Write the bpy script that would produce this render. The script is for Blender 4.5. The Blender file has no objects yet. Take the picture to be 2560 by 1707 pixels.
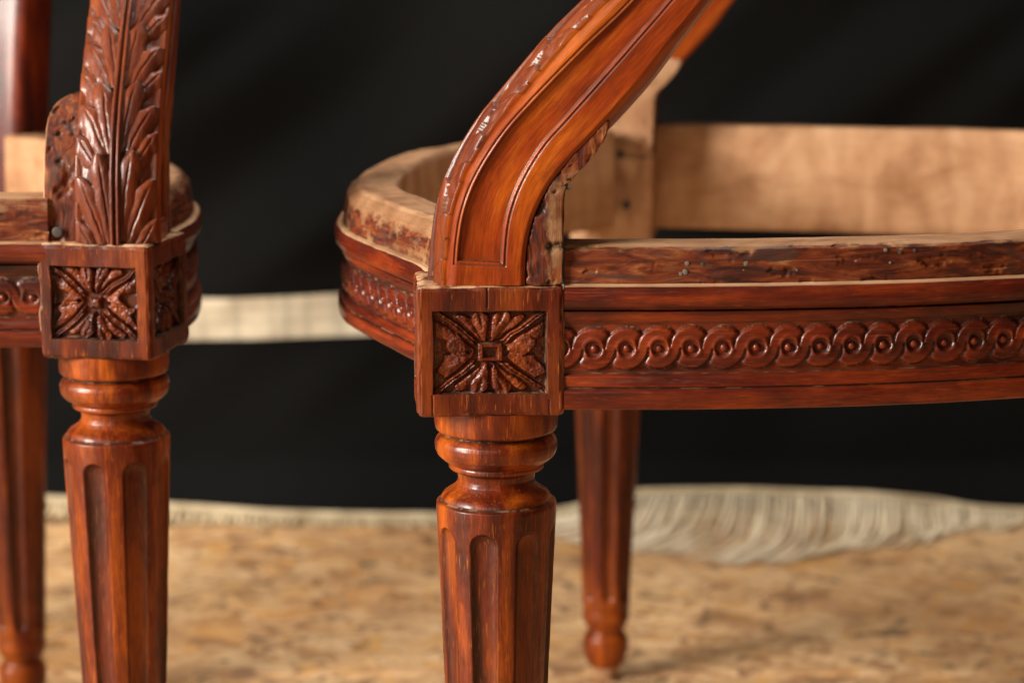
import bpy, math, random
import numpy as np
from mathutils import Vector

random.seed(7)
PI = math.pi
scene = bpy.context.scene
COL = scene.collection

# ------------------------------------------------------------------ camera
CAMH = 0.483
cd = bpy.data.cameras.new("Camera")
cam = bpy.data.objects.new("Camera", cd)
COL.objects.link(cam)
cam.location = (0, 0, CAMH)
cam.rotation_euler = (math.radians(90 - 10.4), 0, 0)
cd.sensor_width = 36
cd.lens = 75.0
cd.clip_start = 0.02
cd.clip_end = 50
cd.dof.use_dof = True
cd.dof.focus_distance = 0.862
cd.dof.aperture_fstop = 8.5
scene.camera = cam

# ------------------------------------------------------------------ light
w = bpy.data.worlds.new("World")
scene.world = w
w.use_nodes = True
w.node_tree.nodes["Background"].inputs[0].default_value = (0.80, 0.78, 0.78, 1)
w.node_tree.nodes["Background"].inputs[1].default_value = 0.03


def area(name, loc, target, sx, sy, power, col):
    l = bpy.data.lights.new(name, 'AREA')
    l.shape = 'RECTANGLE'
    l.size = sx
    l.size_y = sy
    l.energy = power
    l.color = col
    o = bpy.data.objects.new(name, l)
    COL.objects.link(o)
    o.location = loc
    o.rotation_euler = (Vector(target) - Vector(loc)).to_track_quat('-Z', 'Y').to_euler()
    return o


area("window_light", (-2.5, -0.25, 1.35), (0.0, 1.2, 0.30), 0.9, 1.2, 235, (1.0, 0.93, 0.83))
area("room_light", (-0.5, -1.7, 1.7), (0.1, 1.3, 0.2), 1.6, 1.0, 13, (1.0, 0.80, 0.58))
area("overhead_fill", (0.1, 1.35, 1.9), (0.15, 1.55, 0.0), 0.8, 0.8, 20, (1.0, 0.95, 0.88))  # unseen overhead lamp, added to brighten the floor and fringe

scene.view_settings.view_transform = 'Standard'
scene.view_settings.look = 'None'
scene.view_settings.exposure = 0.0
scene.view_settings.gamma = 1.0

# ------------------------------------------------------------------ noise helpers


def _hash(ix, iy, iz):
    n = (ix * 374761393 + iy * 668265263 + iz * 2147483647 + 1013904223) & 0xFFFFFFFF
    n = ((n ^ (n >> 13)) * 1274126177) & 0xFFFFFFFF
    n = (n ^ (n >> 16)) & 0xFFFFFFFF
    return n.astype(np.float64) / 4294967295.0 * 2 - 1


def noise(x, y, z, f=1.0, octv=1):
    x, y, z = np.broadcast_arrays(np.asarray(x, float), np.asarray(y, float), np.asarray(z, float))
    out = np.zeros(x.shape)
    amp = 1.0
    for _ in range(octv):
        X, Y, Z = x * f + 100.3, y * f + 57.1, z * f + 31.7
        xi, yi, zi = np.floor(X), np.floor(Y), np.floor(Z)
        fx, fy, fz = X - xi, Y - yi, Z - zi
        fx, fy, fz = (t * t * (3 - 2 * t) for t in (fx, fy, fz))
        xi, yi, zi = xi.astype(np.int64), yi.astype(np.int64), zi.astype(np.int64)
        r = 0
        for a in (0, 1):
            for b in (0, 1):
                for c in (0, 1):
                    wgt = (fx if a else 1 - fx) * (fy if b else 1 - fy) * (fz if c else 1 - fz)
                    r = r + wgt * _hash(xi + a, yi + b, zi + c)
        out += amp * r
        amp *= 0.5
        f *= 2.03
    return out


def sstep(a, b, x):
    t = np.clip((x - a) / (b - a), 0, 1)
    return t * t * (3 - 2 * t)


def gauss(x, s):
    return np.exp(-(x / s) ** 2)


def catmull(pts, n_per=40):
    p = np.array(pts, float)
    p = np.vstack([2 * p[0] - p[1], p, 2 * p[-1] - p[-2]])
    out = []
    for i in range(1, len(p) - 2):
        t = np.linspace(0, 1, n_per, endpoint=False)[:, None]
        a, b, c, d = p[i - 1], p[i], p[i + 1], p[i + 2]
        out.append(0.5 * (2 * b + (c - a) * t + (2 * a - 5 * b + 4 * c - d) * t ** 2 + (3 * b - a - 3 * c + d) * t ** 3))
    out.append(p[-2][None])
    return np.vstack(out)


def resample(c, ds):
    seg = np.linalg.norm(np.diff(c[:, :2], axis=0), axis=1)
    s = np.concatenate([[0], np.cumsum(seg)])
    n = max(2, int(s[-1] / ds) + 1)
    si = np.linspace(0, s[-1], n)
    return si, np.stack([np.interp(si, s, c[:, k]) for k in range(c.shape[1])], 1)

# ------------------------------------------------------------------ object helpers


def build(name, mesh, mat=None, parent=None, loc=(0, 0, 0), rz=0.0, kind=None, scale=None):
    o = bpy.data.objects.new(name, mesh)
    COL.objects.link(o)
    o.parent = parent
    o.location = loc
    o.rotation_euler = (0, 0, rz)
    if scale:
        o.scale = scale
    if mat and mesh is not None and not mesh.materials:
        mesh.materials.append(mat)
    if kind:
        o['kind'] = kind
    return o


def make_mesh(name, V, F, attrs=None, grain=None, smooth=True, normals=None):
    m = bpy.data.meshes.new(name)
    V = np.asarray(V, np.float32)
    F = np.asarray(F, np.int32)
    m.vertices.add(len(V))
    m.vertices.foreach_set('co', V.ravel())
    k = F.shape[1]
    m.loops.add(F.size)
    m.loops.foreach_set('vertex_index', F.ravel())
    m.polygons.add(len(F))
    m.polygons.foreach_set('loop_start', np.arange(0, F.size, k, dtype=np.int32))
    m.polygons.foreach_set('loop_total', np.full(len(F), k, np.int32))
    m.polygons.foreach_set('use_smooth', np.full(len(F), smooth, bool))
    m.update(calc_edges=True)
    for nm in ('raw', 'worn', 'grime_shade'):
        a = m.attributes.new(nm, 'FLOAT', 'POINT')
        v = None if attrs is None else attrs.get(nm)
        a.data.foreach_set('value', (np.zeros(len(V)) if v is None else np.asarray(v)).astype(np.float32).ravel())
    g = m.attributes.new('grain', 'FLOAT_VECTOR', 'POINT')
    g.data.foreach_set('vector', (V if grain is None else np.asarray(grain, np.float32)).astype(np.float32).ravel())
    if normals is not None:
        m.normals_split_custom_set_from_vertices([tuple(n) for n in normals])
    return m


def grid_faces(n, m, closed=False, flip=False):
    i = np.arange(n - 1)[:, None]
    j = np.arange(m if closed else m - 1)[None, :]
    j2 = (j + 1) % m
    a = i * m + j
    b = i * m + j2
    c = (i + 1) * m + j2
    d = (i + 1) * m + j
    F = np.stack([np.broadcast_to(t, (n - 1, j.shape[1])) for t in ((a, d, c, b) if flip else (a, b, c, d))], -1)
    return F  # (n-1, m', 4)


def split_mesh(V, F, labels, attrs, grain):
    """cut one carved surface into meshes by face label, sharing smooth normals"""
    tmp = make_mesh('tmp', V, F)
    nr = np.zeros(len(V) * 3, np.float32)
    tmp.vertices.foreach_get('normal', nr)
    nr = nr.reshape(-1, 3)
    bpy.data.meshes.remove(tmp)
    out = {}
    for lb in np.unique(labels):
        f = F[labels == lb]
        u, inv = np.unique(f, return_inverse=True)
        inv = inv.reshape(f.shape)
        at = {k: np.asarray(v).ravel()[u] for k, v in attrs.items()}
        out[int(lb)] = make_mesh('carving', V[u], inv, at, grain[u], True, nr[u])
    return out


def blur1(h, n=3):
    for _ in range(n):
        p = np.pad(h, 1, mode='edge')
        h = (p[:-2, 1:-1] + p[2:, 1:-1] + p[1:-1, :-2] + p[1:-1, 2:] + 2 * p[1:-1, 1:-1]) / 6
    return h


def cavity(h, n=10, k=1500.0):
    """wax and dirt settle where the carving lies below its surroundings"""
    return np.clip((blur1(h, n) - h) * k, 0, 1)

# ------------------------------------------------------------------ materials


def nodes(name):
    m = bpy.data.materials.new(name)
    m.use_nodes = True
    nt = m.node_tree
    b = nt.nodes['Principled BSDF']
    return m, nt, b


def N(nt, t, **kw):
    n = nt.nodes.new(t)
    for k, v in kw.items():
        setattr(n, k, v)
    return n


def ramp(nt, stops, fac=None):
    r = nt.nodes.new('ShaderNodeValToRGB')
    el = r.color_ramp.elements
    while len(el) > 1:
        el.remove(el[-1])
    el[0].position = stops[0][0]
    el[0].color = tuple(stops[0][1]) + (1,)
    for p, c in stops[1:]:
        e = el.new(p)
        e.color = tuple(c) + (1,)
    if fac is not None:
        nt.links.new(fac, r.inputs[0])
    return r


def g3(v):
    return (v, v, v)


def mixc(nt, fac, a, b, blend='MIX'):
    m = nt.nodes.new('ShaderNodeMix')
    m.data_type = 'RGBA'
    m.blend_type = blend
    for k, s in ((0, fac), (6, a), (7, b)):
        if isinstance(s, (int, float)):
            m.inputs[k].default_value = s
        elif isinstance(s, tuple):
            m.inputs[k].default_value = s + (1,)
        else:
            nt.links.new(s, m.inputs[k])
    return m.outputs[2]


def math_(nt, op, a, b=0.0, clamp=False):
    m = nt.nodes.new('ShaderNodeMath')
    m.operation = op
    m.use_clamp = clamp
    for k, s in ((0, a), (1, b)):
        if isinstance(s, (int, float)):
            m.inputs[k].default_value = s
        else:
            nt.links.new(s, m.inputs[k])
    return m.outputs[0]


def tex(nt, vec, sc, scale, detail=4, rough=0.55, kind='noise', dist=0.0, **kw):
    mp = N(nt, 'ShaderNodeMapping')
    mp.inputs['Scale'].default_value = sc
    nt.links.new(vec, mp.inputs[0])
    if kind == 'noise':
        t = N(nt, 'ShaderNodeTexNoise')
        t.inputs['Scale'].default_value = scale
        t.inputs['Detail'].default_value = detail
        t.inputs['Roughness'].default_value = rough
        t.inputs['Distortion'].default_value = dist
    else:
        t = N(nt, 'ShaderNodeTexVoronoi', **kw)
        t.inputs['Scale'].default_value = scale
    nt.links.new(mp.outputs[0], t.inputs['Vector'])
    return t


def wood(name, lo, mid, hi, gloss=0.30, fleck=0.5):
    """stained beech: 'grain' runs along its x; raw / worn / grime attributes blend in bare wood, chipped stain, old wax and painted shade"""
    m, nt, b = nodes(name)
    L = nt.links.new
    at = N(nt, 'ShaderNodeAttribute', attribute_name='grain')
    v = at.outputs['Vector']
    big = tex(nt, v, (9, 60, 60), 1.0, 6, 0.62, dist=0.5)
    fine = tex(nt, v, (85, 1500, 1500), 1.0, 4, 0.65)
    pores = tex(nt, v, (110, 1250, 1250), 1.0, 2, 0.5)
    stain = tex(nt, v, (34, 50, 50), 1.0, 5, 0.65, dist=0.8)
    base = ramp(nt, [(0.34, lo), (0.49, mid), (0.66, hi)], big.outputs[0])
    c = mixc(nt, 0.72, base.outputs[0], ramp(nt, [(0.28, g3(0.55)), (0.72, g3(1.45))], fine.outputs[0]).outputs[0], 'MULTIPLY')
    c = mixc(nt, ramp(nt, [(0.50, g3(0.0)), (0.72, g3(0.42))], stain.outputs[0]).outputs[0], c, tuple(x * 0.5 for x in lo))
    # light medullary flecks of beech
    c = mixc(nt, ramp(nt, [(0.62, g3(0)), (0.72, g3(fleck))], pores.outputs[0]).outputs[0], c, (hi[0] * 1.5, hi[1] * 1.9, hi[2] * 2.2))
    # bare wood
    worna = N(nt, 'ShaderNodeAttribute', attribute_name='worn').outputs['Fac']
    rawa = N(nt, 'ShaderNodeAttribute', attribute_name='raw').outputs['Fac']
    wave = tex(nt, v, (14, 30, 9), 1.0, 3, 0.5, dist=2.2)
    rings = N(nt, 'ShaderNodeTexWave', wave_type='RINGS', rings_direction='Y')
    rings.inputs['Scale'].default_value = 18
    rings.inputs['Distortion'].default_value = 7
    rings.inputs['Detail'].default_value = 2
    rings.inputs['Detail Scale'].default_value = 1.2
    L(v, rings.inputs['Vector'])
    rc = ramp(nt, [(0.3, (0.33, 0.175, 0.090)), (0.5, (0.46, 0.265, 0.145)), (0.72, (0.55, 0.350, 0.205))], wave.outputs[0]).outputs[0]
    rc = mixc(nt, 0.22, rc, ramp(nt, [(0.0, (0.72, 0.55, 0.42)), (0.6, (1.05, 1.0, 0.95))], rings.outputs[0]).outputs[0], 'MULTIPLY')
    rc = mixc(nt, 0.5, rc, ramp(nt, [(0.3, g3(0.75)), (0.7, g3(1.2))], fine.outputs[0]).outputs[0], 'MULTIPLY')
    # worn tacking strip: patches of stain, bare fibre and black marks
    soil = tex(nt, v, (22, 60, 60), 1.0, 5, 0.6, dist=0.4)
    rc = mixc(nt, 0.9, rc, ramp(nt, [(0.32, (0.76, 0.68, 0.60)), (0.50, g3(1.0)), (0.75, (1.08, 1.06, 1.04))], soil.outputs[0]).outputs[0], 'MULTIPLY')
    rc = mixc(nt, math_(nt, 'MULTIPLY', worna, 0.85), rc, mixc(nt, 1.0, rc, (0.42, 0.34, 0.26), 'MULTIPLY'))
    wn = tex(nt, v, (36, 210, 210), 1.0, 6, 0.62, dist=1.2)
    wn2 = tex(nt, v, (30, 90, 90), 1.0, 5, 0.6, dist=1.0)
    wc = ramp(nt, [(0.38, (0.026, 0.008, 0.005)), (0.46, (0.070, 0.012, 0.004)), (0.55, (0.135, 0.026, 0.006)), (0.64, (0.20, 0.060, 0.016)), (0.74, (0.33, 0.17, 0.065))], wn.outputs[0]).outputs[0]
    wc = mixc(nt, ramp(nt, [(0.54, g3(0)), (0.62, g3(0.75))], wn2.outputs[0]).outputs[0], wc, (0.055, 0.026, 0.020))
    c = mixc(nt, worna, c, wc)
    rn = tex(nt, v, (90, 160, 160), 1.0, 4, 0.6)
    edge = math_(nt, 'ADD', rawa, math_(nt, 'MULTIPLY', math_(nt, 'SUBTRACT', rn.outputs[0], 0.5), 0.9))
    rf = ramp(nt, [(0.42, g3(0)), (0.56, g3(1))], edge).outputs[0]
    c = mixc(nt, rf, c, rc)
    dustn = tex(nt, v, (120, 260, 260), 1.0, 3, 0.6)
    gr = N(nt, 'ShaderNodeAttribute', attribute_name='grime_shade').outputs['Fac']
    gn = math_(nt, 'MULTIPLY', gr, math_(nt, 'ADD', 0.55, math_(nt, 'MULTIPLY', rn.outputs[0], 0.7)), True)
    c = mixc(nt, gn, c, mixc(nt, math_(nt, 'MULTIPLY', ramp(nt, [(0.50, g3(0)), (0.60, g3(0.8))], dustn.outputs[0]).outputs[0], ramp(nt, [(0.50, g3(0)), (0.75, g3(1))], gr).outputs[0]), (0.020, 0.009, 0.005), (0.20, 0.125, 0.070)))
    L(c, b.inputs['Base Color'])
    # gloss: wax polish, uneven; bare wood is dull
    rg = ramp(nt, [(0.3, g3(gloss + 0.05)), (0.75, g3(gloss + 0.22))], stain.outputs[0]).outputs[0]
    dull = math_(nt, 'MAXIMUM', rf, math_(nt, 'MULTIPLY', worna, 0.55))
    rg = mixc(nt, dull, rg, (0.75, 0.75, 0.75))
    rg = mixc(nt, math_(nt, 'MULTIPLY', gn, 0.6), rg, (0.8, 0.8, 0.8))
    L(rg, b.inputs['Roughness'])
    b.inputs['Specular IOR Level'].default_value = 0.20
    cw = math_(nt, 'MULTIPLY', math_(nt, 'SUBTRACT', 1.0, dull), 0.30)
    L(cw, b.inputs['Coat Weight'])
    b.inputs['Coat Roughness'].default_value = 0.20
    # relief
    hgt = math_(nt, 'ADD', math_(nt, 'MULTIPLY', fine.outputs[0], 0.5), math_(nt, 'MULTIPLY', stain.outputs[0], 0.9))
    hgt = math_(nt, 'ADD', hgt, math_(nt, 'MULTIPLY', math_(nt, 'MULTIPLY', wn.outputs[0], 2.2), worna))
    bp = N(nt, 'ShaderNodeBump')
    bp.inputs['Strength'].default_value = 0.5
    bp.inputs['Distance'].default_value = 0.0006
    L(hgt, bp.inputs['Height'])
    L(bp.outputs[0], b.inputs['Normal'])
    return m


M_arm = wood('amber_stained_beech', (0.105, 0.0150, 0.0020), (0.230, 0.0310, 0.0026), (0.38, 0.0820, 0.0045), 0.27, 0.10)
M_rail = wood('red_stained_beech', (0.022, 0.0034, 0.0016), (0.084, 0.0085, 0.0020), (0.21, 0.0290, 0.0036), 0.32, 0.3)
M_block = wood('block_stained_beech', (0.030, 0.0047, 0.0018), (0.088, 0.0112, 0.0025), (0.20, 0.0390, 0.0050), 0.33, 0.9)
M_leg = wood('leg_stained_beech', (0.038, 0.0052, 0.0017), (0.120, 0.0145, 0.0022), (0.34, 0.0700, 0.0045), 0.26, 0.35)


def metal(name, col, rough):
    m, nt, b = nodes(name)
    t = tex(nt, N(nt, 'ShaderNodeTexCoord').outputs['Object'], (1, 1, 1), 900, 3)
    nt.links.new(ramp(nt, [(0.3, tuple(x * 0.5 for x in col)), (0.7, col)], t.outputs[0]).outputs[0], b.inputs['Base Color'])
    b.inputs['Metallic'].default_value = 0.35
    b.inputs['Roughness'].default_value = rough
    return m


M_brass = metal('old_brass', (0.42, 0.24, 0.055), 0.55)
M_steel = metal('dull_steel', (0.20, 0.18, 0.14), 0.65)
M_iron = metal('dark_iron', (0.075, 0.065, 0.06), 0.6)

# ------------------------------------------------------------------ turned and fluted leg


def leg_profile():
    P = [(0.0, 0.0060), (0.0015, 0.0076), (0.007, 0.0090), (0.0115, 0.0101), (0.0122, 0.0112), (0.016, 0.0132), (0.023, 0.0149),
         (0.029, 0.0153), (0.033, 0.0146), (0.0362, 0.0122), (0.0372, 0.0118), (0.0384, 0.0120), (0.0400, 0.0136), (0.0425, 0.0142),
         (0.0430, 0.0150), (0.0450, 0.0155), (0.0490, 0.0155), (0.0508, 0.0149), (0.0516, 0.0153), (0.0540, 0.01575),
         (0.1839, 0.02135), (0.2540, 0.02445), (0.2568, 0.02452), (0.2581, 0.0244), (0.2584, 0.0236), (0.2588, 0.0231), (0.2592, 0.0226),
         (0.2597, 0.02245), (0.2604, 0.0220), (0.2612, 0.0213), (0.2625, 0.0197), (0.2645, 0.0174), (0.2670, 0.0160), (0.2700, 0.0155),
         (0.2722, 0.0160), (0.2730, 0.0168), (0.2732, 0.0188), (0.2740, 0.01935), (0.2752, 0.0194), (0.2760, 0.0190), (0.2764, 0.0196),
         (0.2780, 0.0221), (0.2800, 0.0240), (0.2825, 0.0248), (0.2850, 0.0249), (0.2875, 0.0244), (0.2895, 0.0232), (0.2905, 0.0220),
         (0.2910, 0.0212), (0.2915, 0.0218), (0.2919, 0.0240), (0.2930, 0.0247), (0.2950, 0.0250), (0.3010, 0.0252), (0.3028, 0.0252)]
    P = np.array(P)
    o = [0, .0122, .029, .0372, .0425, .0516, .250, .254, .2584, .2612, .2645, .27, .2732, .2760, .2837, .2905, .2919, .3028]
    nw = [0, .0105, .0262, .0346, .0406, .0508, .250, .2575, .2628, .2660, .2685, .2722, .2760, .2785, .2858, .2907, .2922, .3028]
    P[:, 0] = np.interp(P[:, 0], o, nw)
    zs = np.concatenate([np.arange(0, 0.054, 0.0006), np.arange(0.054, 0.235, 0.0010), np.arange(0.235, 0.3028, 0.00030)])
    r = np.interp(zs, P[:, 0], P[:, 1])
    k = np.array([1, 2, 3, 2, 1.0])
    rp = np.convolve(np.pad(r, 2, mode='edge'), k / k.sum(), 'valid')
    return zs, 0.35 * rp + 0.65 * r


def make_leg_mesh(nth=400, phase=-12.0, seed=0):
    zs, r = leg_profile()
    th = np.linspace(0, 2 * PI, nth, endpoint=False)
    Z, T = np.meshgrid(zs, th, indexing='ij')
    Rr = np.repeat(r[:, None], nth, 1)
    ph = math.radians(phase) - PI / 2
    d = (T - ph + PI / 8) % (PI / 4) - PI / 8
    x = Rr * d
    hw = 0.236 * Rr
    z1 = 0.2540 - hw
    z0 = 0.0575 + hw
    dist = np.abs(x)
    dist = np.where(Z > z1, np.sqrt(x ** 2 + (Z - z1) ** 2), dist)
    dist = np.where(Z < z0, np.sqrt(x ** 2 + (Z - z0) ** 2), dist)
    q = np.clip(dist / hw, 0, 1.0)
    dep = 0.0031 * (Rr / 0.024) * np.clip(1 - q ** 2.6, 0, 1) ** 0.6
    # flat between the flutes (facets) like the worn original
    X, Y = np.cos(T), np.sin(T)
    wob = 0.00012 * noise(X * 2, Y * 2, Z * 60, 1.0, 3) + 0.00009 * noise(X * 6, Y * 6, Z * 300, 1, 2)
    R2 = Rr - dep + wob
    V = np.stack([R2 * X, R2 * Y, Z], -1).reshape(-1, 3)
    F = grid_faces(len(zs), nth, True).reshape(-1, 4)
    # cap the tip
    V = np.vstack([V, [[0, 0, 0.0]]])
    gr = np.stack([Z + seed, R2 * X, R2 * Y], -1).reshape(-1, 3)
    gr = np.vstack([gr, gr[:1]])
    raw = np.concatenate([(1 - sstep(0.0088, 0.0115, Z)).ravel() * 0.8, [1]])
    rim = np.clip(np.gradient(Rr, axis=0) * 0, 0, 1)
    groove = gauss(Z - 0.2911, 0.0006) + 0.8 * gauss(Z - 0.2759, 0.0005) + 0.9 * gauss(Z - 0.2634, 0.0006) + 0.7 * gauss(Z - 0.0343, 0.0007) + 0.6 * gauss(Z - 0.0407, 0.0006)
    inside = (q < 1)
    edge = np.where(inside, gauss(q - 0.93, 0.10) * 0.35 + 0.28, 0.0)  # flute hollows darkened in the colour, standing in for deeper shade
    gm = np.concatenate([np.clip(groove + edge + rim, 0, 1).ravel(), [0]])
    tip = np.array([[len(V) - 1, (j + 1) % nth, j, j] for j in range(0, 0)]).reshape(-1, 4)
    m = make_mesh('turned_leg', V[:-1], F, {'raw': raw[:-1], 'grime_shade': gm[:-1]}, gr[:-1])
    return m


LEG = make_leg_mesh()
LEG2 = make_leg_mesh(nth=320, phase=-15.5, seed=0.7)

# ------------------------------------------------------------------ carved corner block
BW = 0.0262          # half width
BZ0, BZ1 = 0.3023, 0.3545


def rosette(u, v, knob, sd):
    """height (0 ground .. 1 frame level) of the four-petalled carving, u,v in -1..1"""
    wu = 0.045 * noise(u * 2.2 + sd, v * 2.2, sd, 1, 2)
    wv = 0.045 * noise(u * 2.2, v * 2.2 + sd, sd + 9, 1, 2)
    U, Vv = u + wu, v + wv
    au, av = np.abs(U), np.abs(Vv)
    a = np.maximum(au, av)
    b = np.where(au > av, Vv, U)
    bb = np.abs(b)
    sec = np.where(au > av, np.where(U > 0, 0, 2), np.where(Vv > 0, 1, 3))
    wid = np.clip(a - 0.10, 0.02, 1)
    t = bb / wid                                  # 0 centre line .. ~1 diagonal
    ns = (sec % 2) == 1
    jit = 0.06 * noise(sec * 3.1 + sd, 2.0, t * 2, 1, 1)
    # upright leaves: a pair of rounded tongues between two low side lobes
    l1 = np.clip(1 - ((t - 0.24) / 0.29) ** 2, 0, 1) ** 0.42
    l2 = np.clip(1 - ((t - 0.70) / 0.25) ** 2, 0, 1) ** 0.45 * 0.66
    e1 = 1 - sstep(0.0, 0.05, a - (0.97 - 3.2 * (t - 0.24) ** 2 + jit))
    e2 = 1 - sstep(0.0, 0.05, a - (0.88 - 2.0 * (t - 0.68) ** 2 + jit))
    hN = np.maximum(l1 * e1, l2 * e2)
    hN = hN - 0.30 * gauss(t - 0.24, 0.05) * sstep(0.55, 0.8, a) * e1
    # sideways leaves: broad flat facets with ragged ends
    sb = b / wid
    f1 = (1 - 0.55 * np.abs(sb - 0.22)) * (1 - sstep(0.0, 0.06, a - (0.66 + 0.10 * np.sin(sb * 6 + sd) + jit)))
    f2 = (0.80 - 0.5 * np.abs(sb + 0.55)) * (1 - sstep(0.0, 0.05, a - (0.86 + 0.07 * np.sin(sb * 9 + sd) + jit)))
    f2 = np.where((t > 0.10) & (t < 0.90), f2, 0)
    f3 = 0.66 * (1 - sstep(0.0, 0.05, a - 0.93)) * np.clip(1 - ((t - 0.62) / 0.26) ** 2, 0, 1) ** 0.5
    hE = np.maximum(np.maximum(np.where(sb > -0.18, f1, 0), np.where(sb < -0.12, f2, 0)), f3 * (sb > 0.3))
    rise = 0.46 + 0.46 * np.sin(np.clip((a - 0.12) / 0.8, 0, 1) * PI * 0.75)
    h = np.where(ns, hN, hE) * rise
    h = h * (1 - 0.55 * gauss(b, 0.030) * np.where(ns, 1.0, 0.25))
    # drilled eyelets
    for (hx, hy, rr) in ((0.30, 0, .050), (0, 0.34, .045), (-0.34, 0.02, .055), (0.02, -0.33, .050)):
        h -= 1.0 * (1 - sstep(rr * 0.6, rr * 1.25, np.hypot(U - hx, Vv - hy)))
    # diagonal ribs
    dg = np.abs(au - av) / 1.414
    away = sstep(0.14, 0.24, np.hypot(u, v))
    rib = np.clip(1 - (dg / 0.066) ** 2, 0, 1) ** 0.5
    rib = rib * 0.88 - 0.36 * gauss(dg - 0.010, 0.013)
    valley = gauss(dg - 0.096, 0.024)
    h = h * (1 - 0.95 * valley * away)
    h = np.where((dg < 0.062) & (away > 0.3), np.maximum(rib, 0.06), h)
    # boss
    if knob:
        r = np.maximum(np.abs(u), np.abs(v) * 0.95)
        boss = np.clip(1 - (r / 0.15) ** 4, 0, 1) ** 0.5 * 0.98
        mo = 1 - sstep(0.20, 0.30, r)
        h = h * (1 - mo)
        isb = r < 0.16
        h = np.where(isb, boss, h)
    else:
        r = np.maximum(np.abs(u) / 1.05, np.abs(v) / 1.0)
        boss = 0.95 - 0.85 * (1 - sstep(0.095, 0.135, r))
        mo = 1 - sstep(0.22, 0.30, r)
        h = h * (1 - mo)
        isb = r < 0.20
        h = np.where(isb, boss, h)
    rg = 0.13 * noise(u * 7, v * 7, sd + 3, 1, 3) + 0.05 * noise(u * 30, v * 30, sd, 1, 2)
    h = np.clip(h + rg, 0.0, 1.0)
    lab = np.where(isb, 5, np.where((dg < 0.075) & (away > 0.3), 6, 1 + sec))
    return h, lab


def carved_face(n, flip_lab=0, knob=False, sd=0.0, cracks=()):
    """local face coords x (right) -1..1, y (up) -1..1 -> inward depth, labels"""
    g = np.linspace(-1, 1, n)
    Y, X = np.meshgrid(g, g, indexing='ij')
    xs, ys = X * 25.9, Y * 26.1               # mm
    # recess window, slightly irregular
    x0, x1, y0, y1 = -20.1 + 0.4 * noise(0, Y * 3, sd, 1, 2), 19.7 + 0.3 * noise(2, Y * 3, sd, 1, 2), -16.9 + 0.3 * noise(X * 3, 1, sd, 1, 2), 16.2 + 0.3 * noise(X * 3, 5, sd, 1, 2)
    din = np.minimum(np.minimum(xs - x0, x1 - xs), np.minimum(ys - y0, y1 - ys))
    u = (xs - (x0 + x1) / 2) / ((x1 - x0) / 2)
    v = (ys - (y0 + y1) / 2) / ((y1 - y0) / 2)
    hr, lab = rosette(u, v, knob, sd)
    depth = sstep(0.0, 0.55, din) * (0.0044 - 0.0037 * hr)
    lab = np.where(din > 0.1, lab, 0)
    for (cx, ya, yb, wd) in cracks:
        inside = (ys > ya) & (ys < yb)
        depth = depth + 0.0009 * gauss(xs - cx - 0.5 * noise(0, Y * 4, sd + cx, 1, 2), wd) * inside
    return X, Y, depth, lab, din


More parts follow.
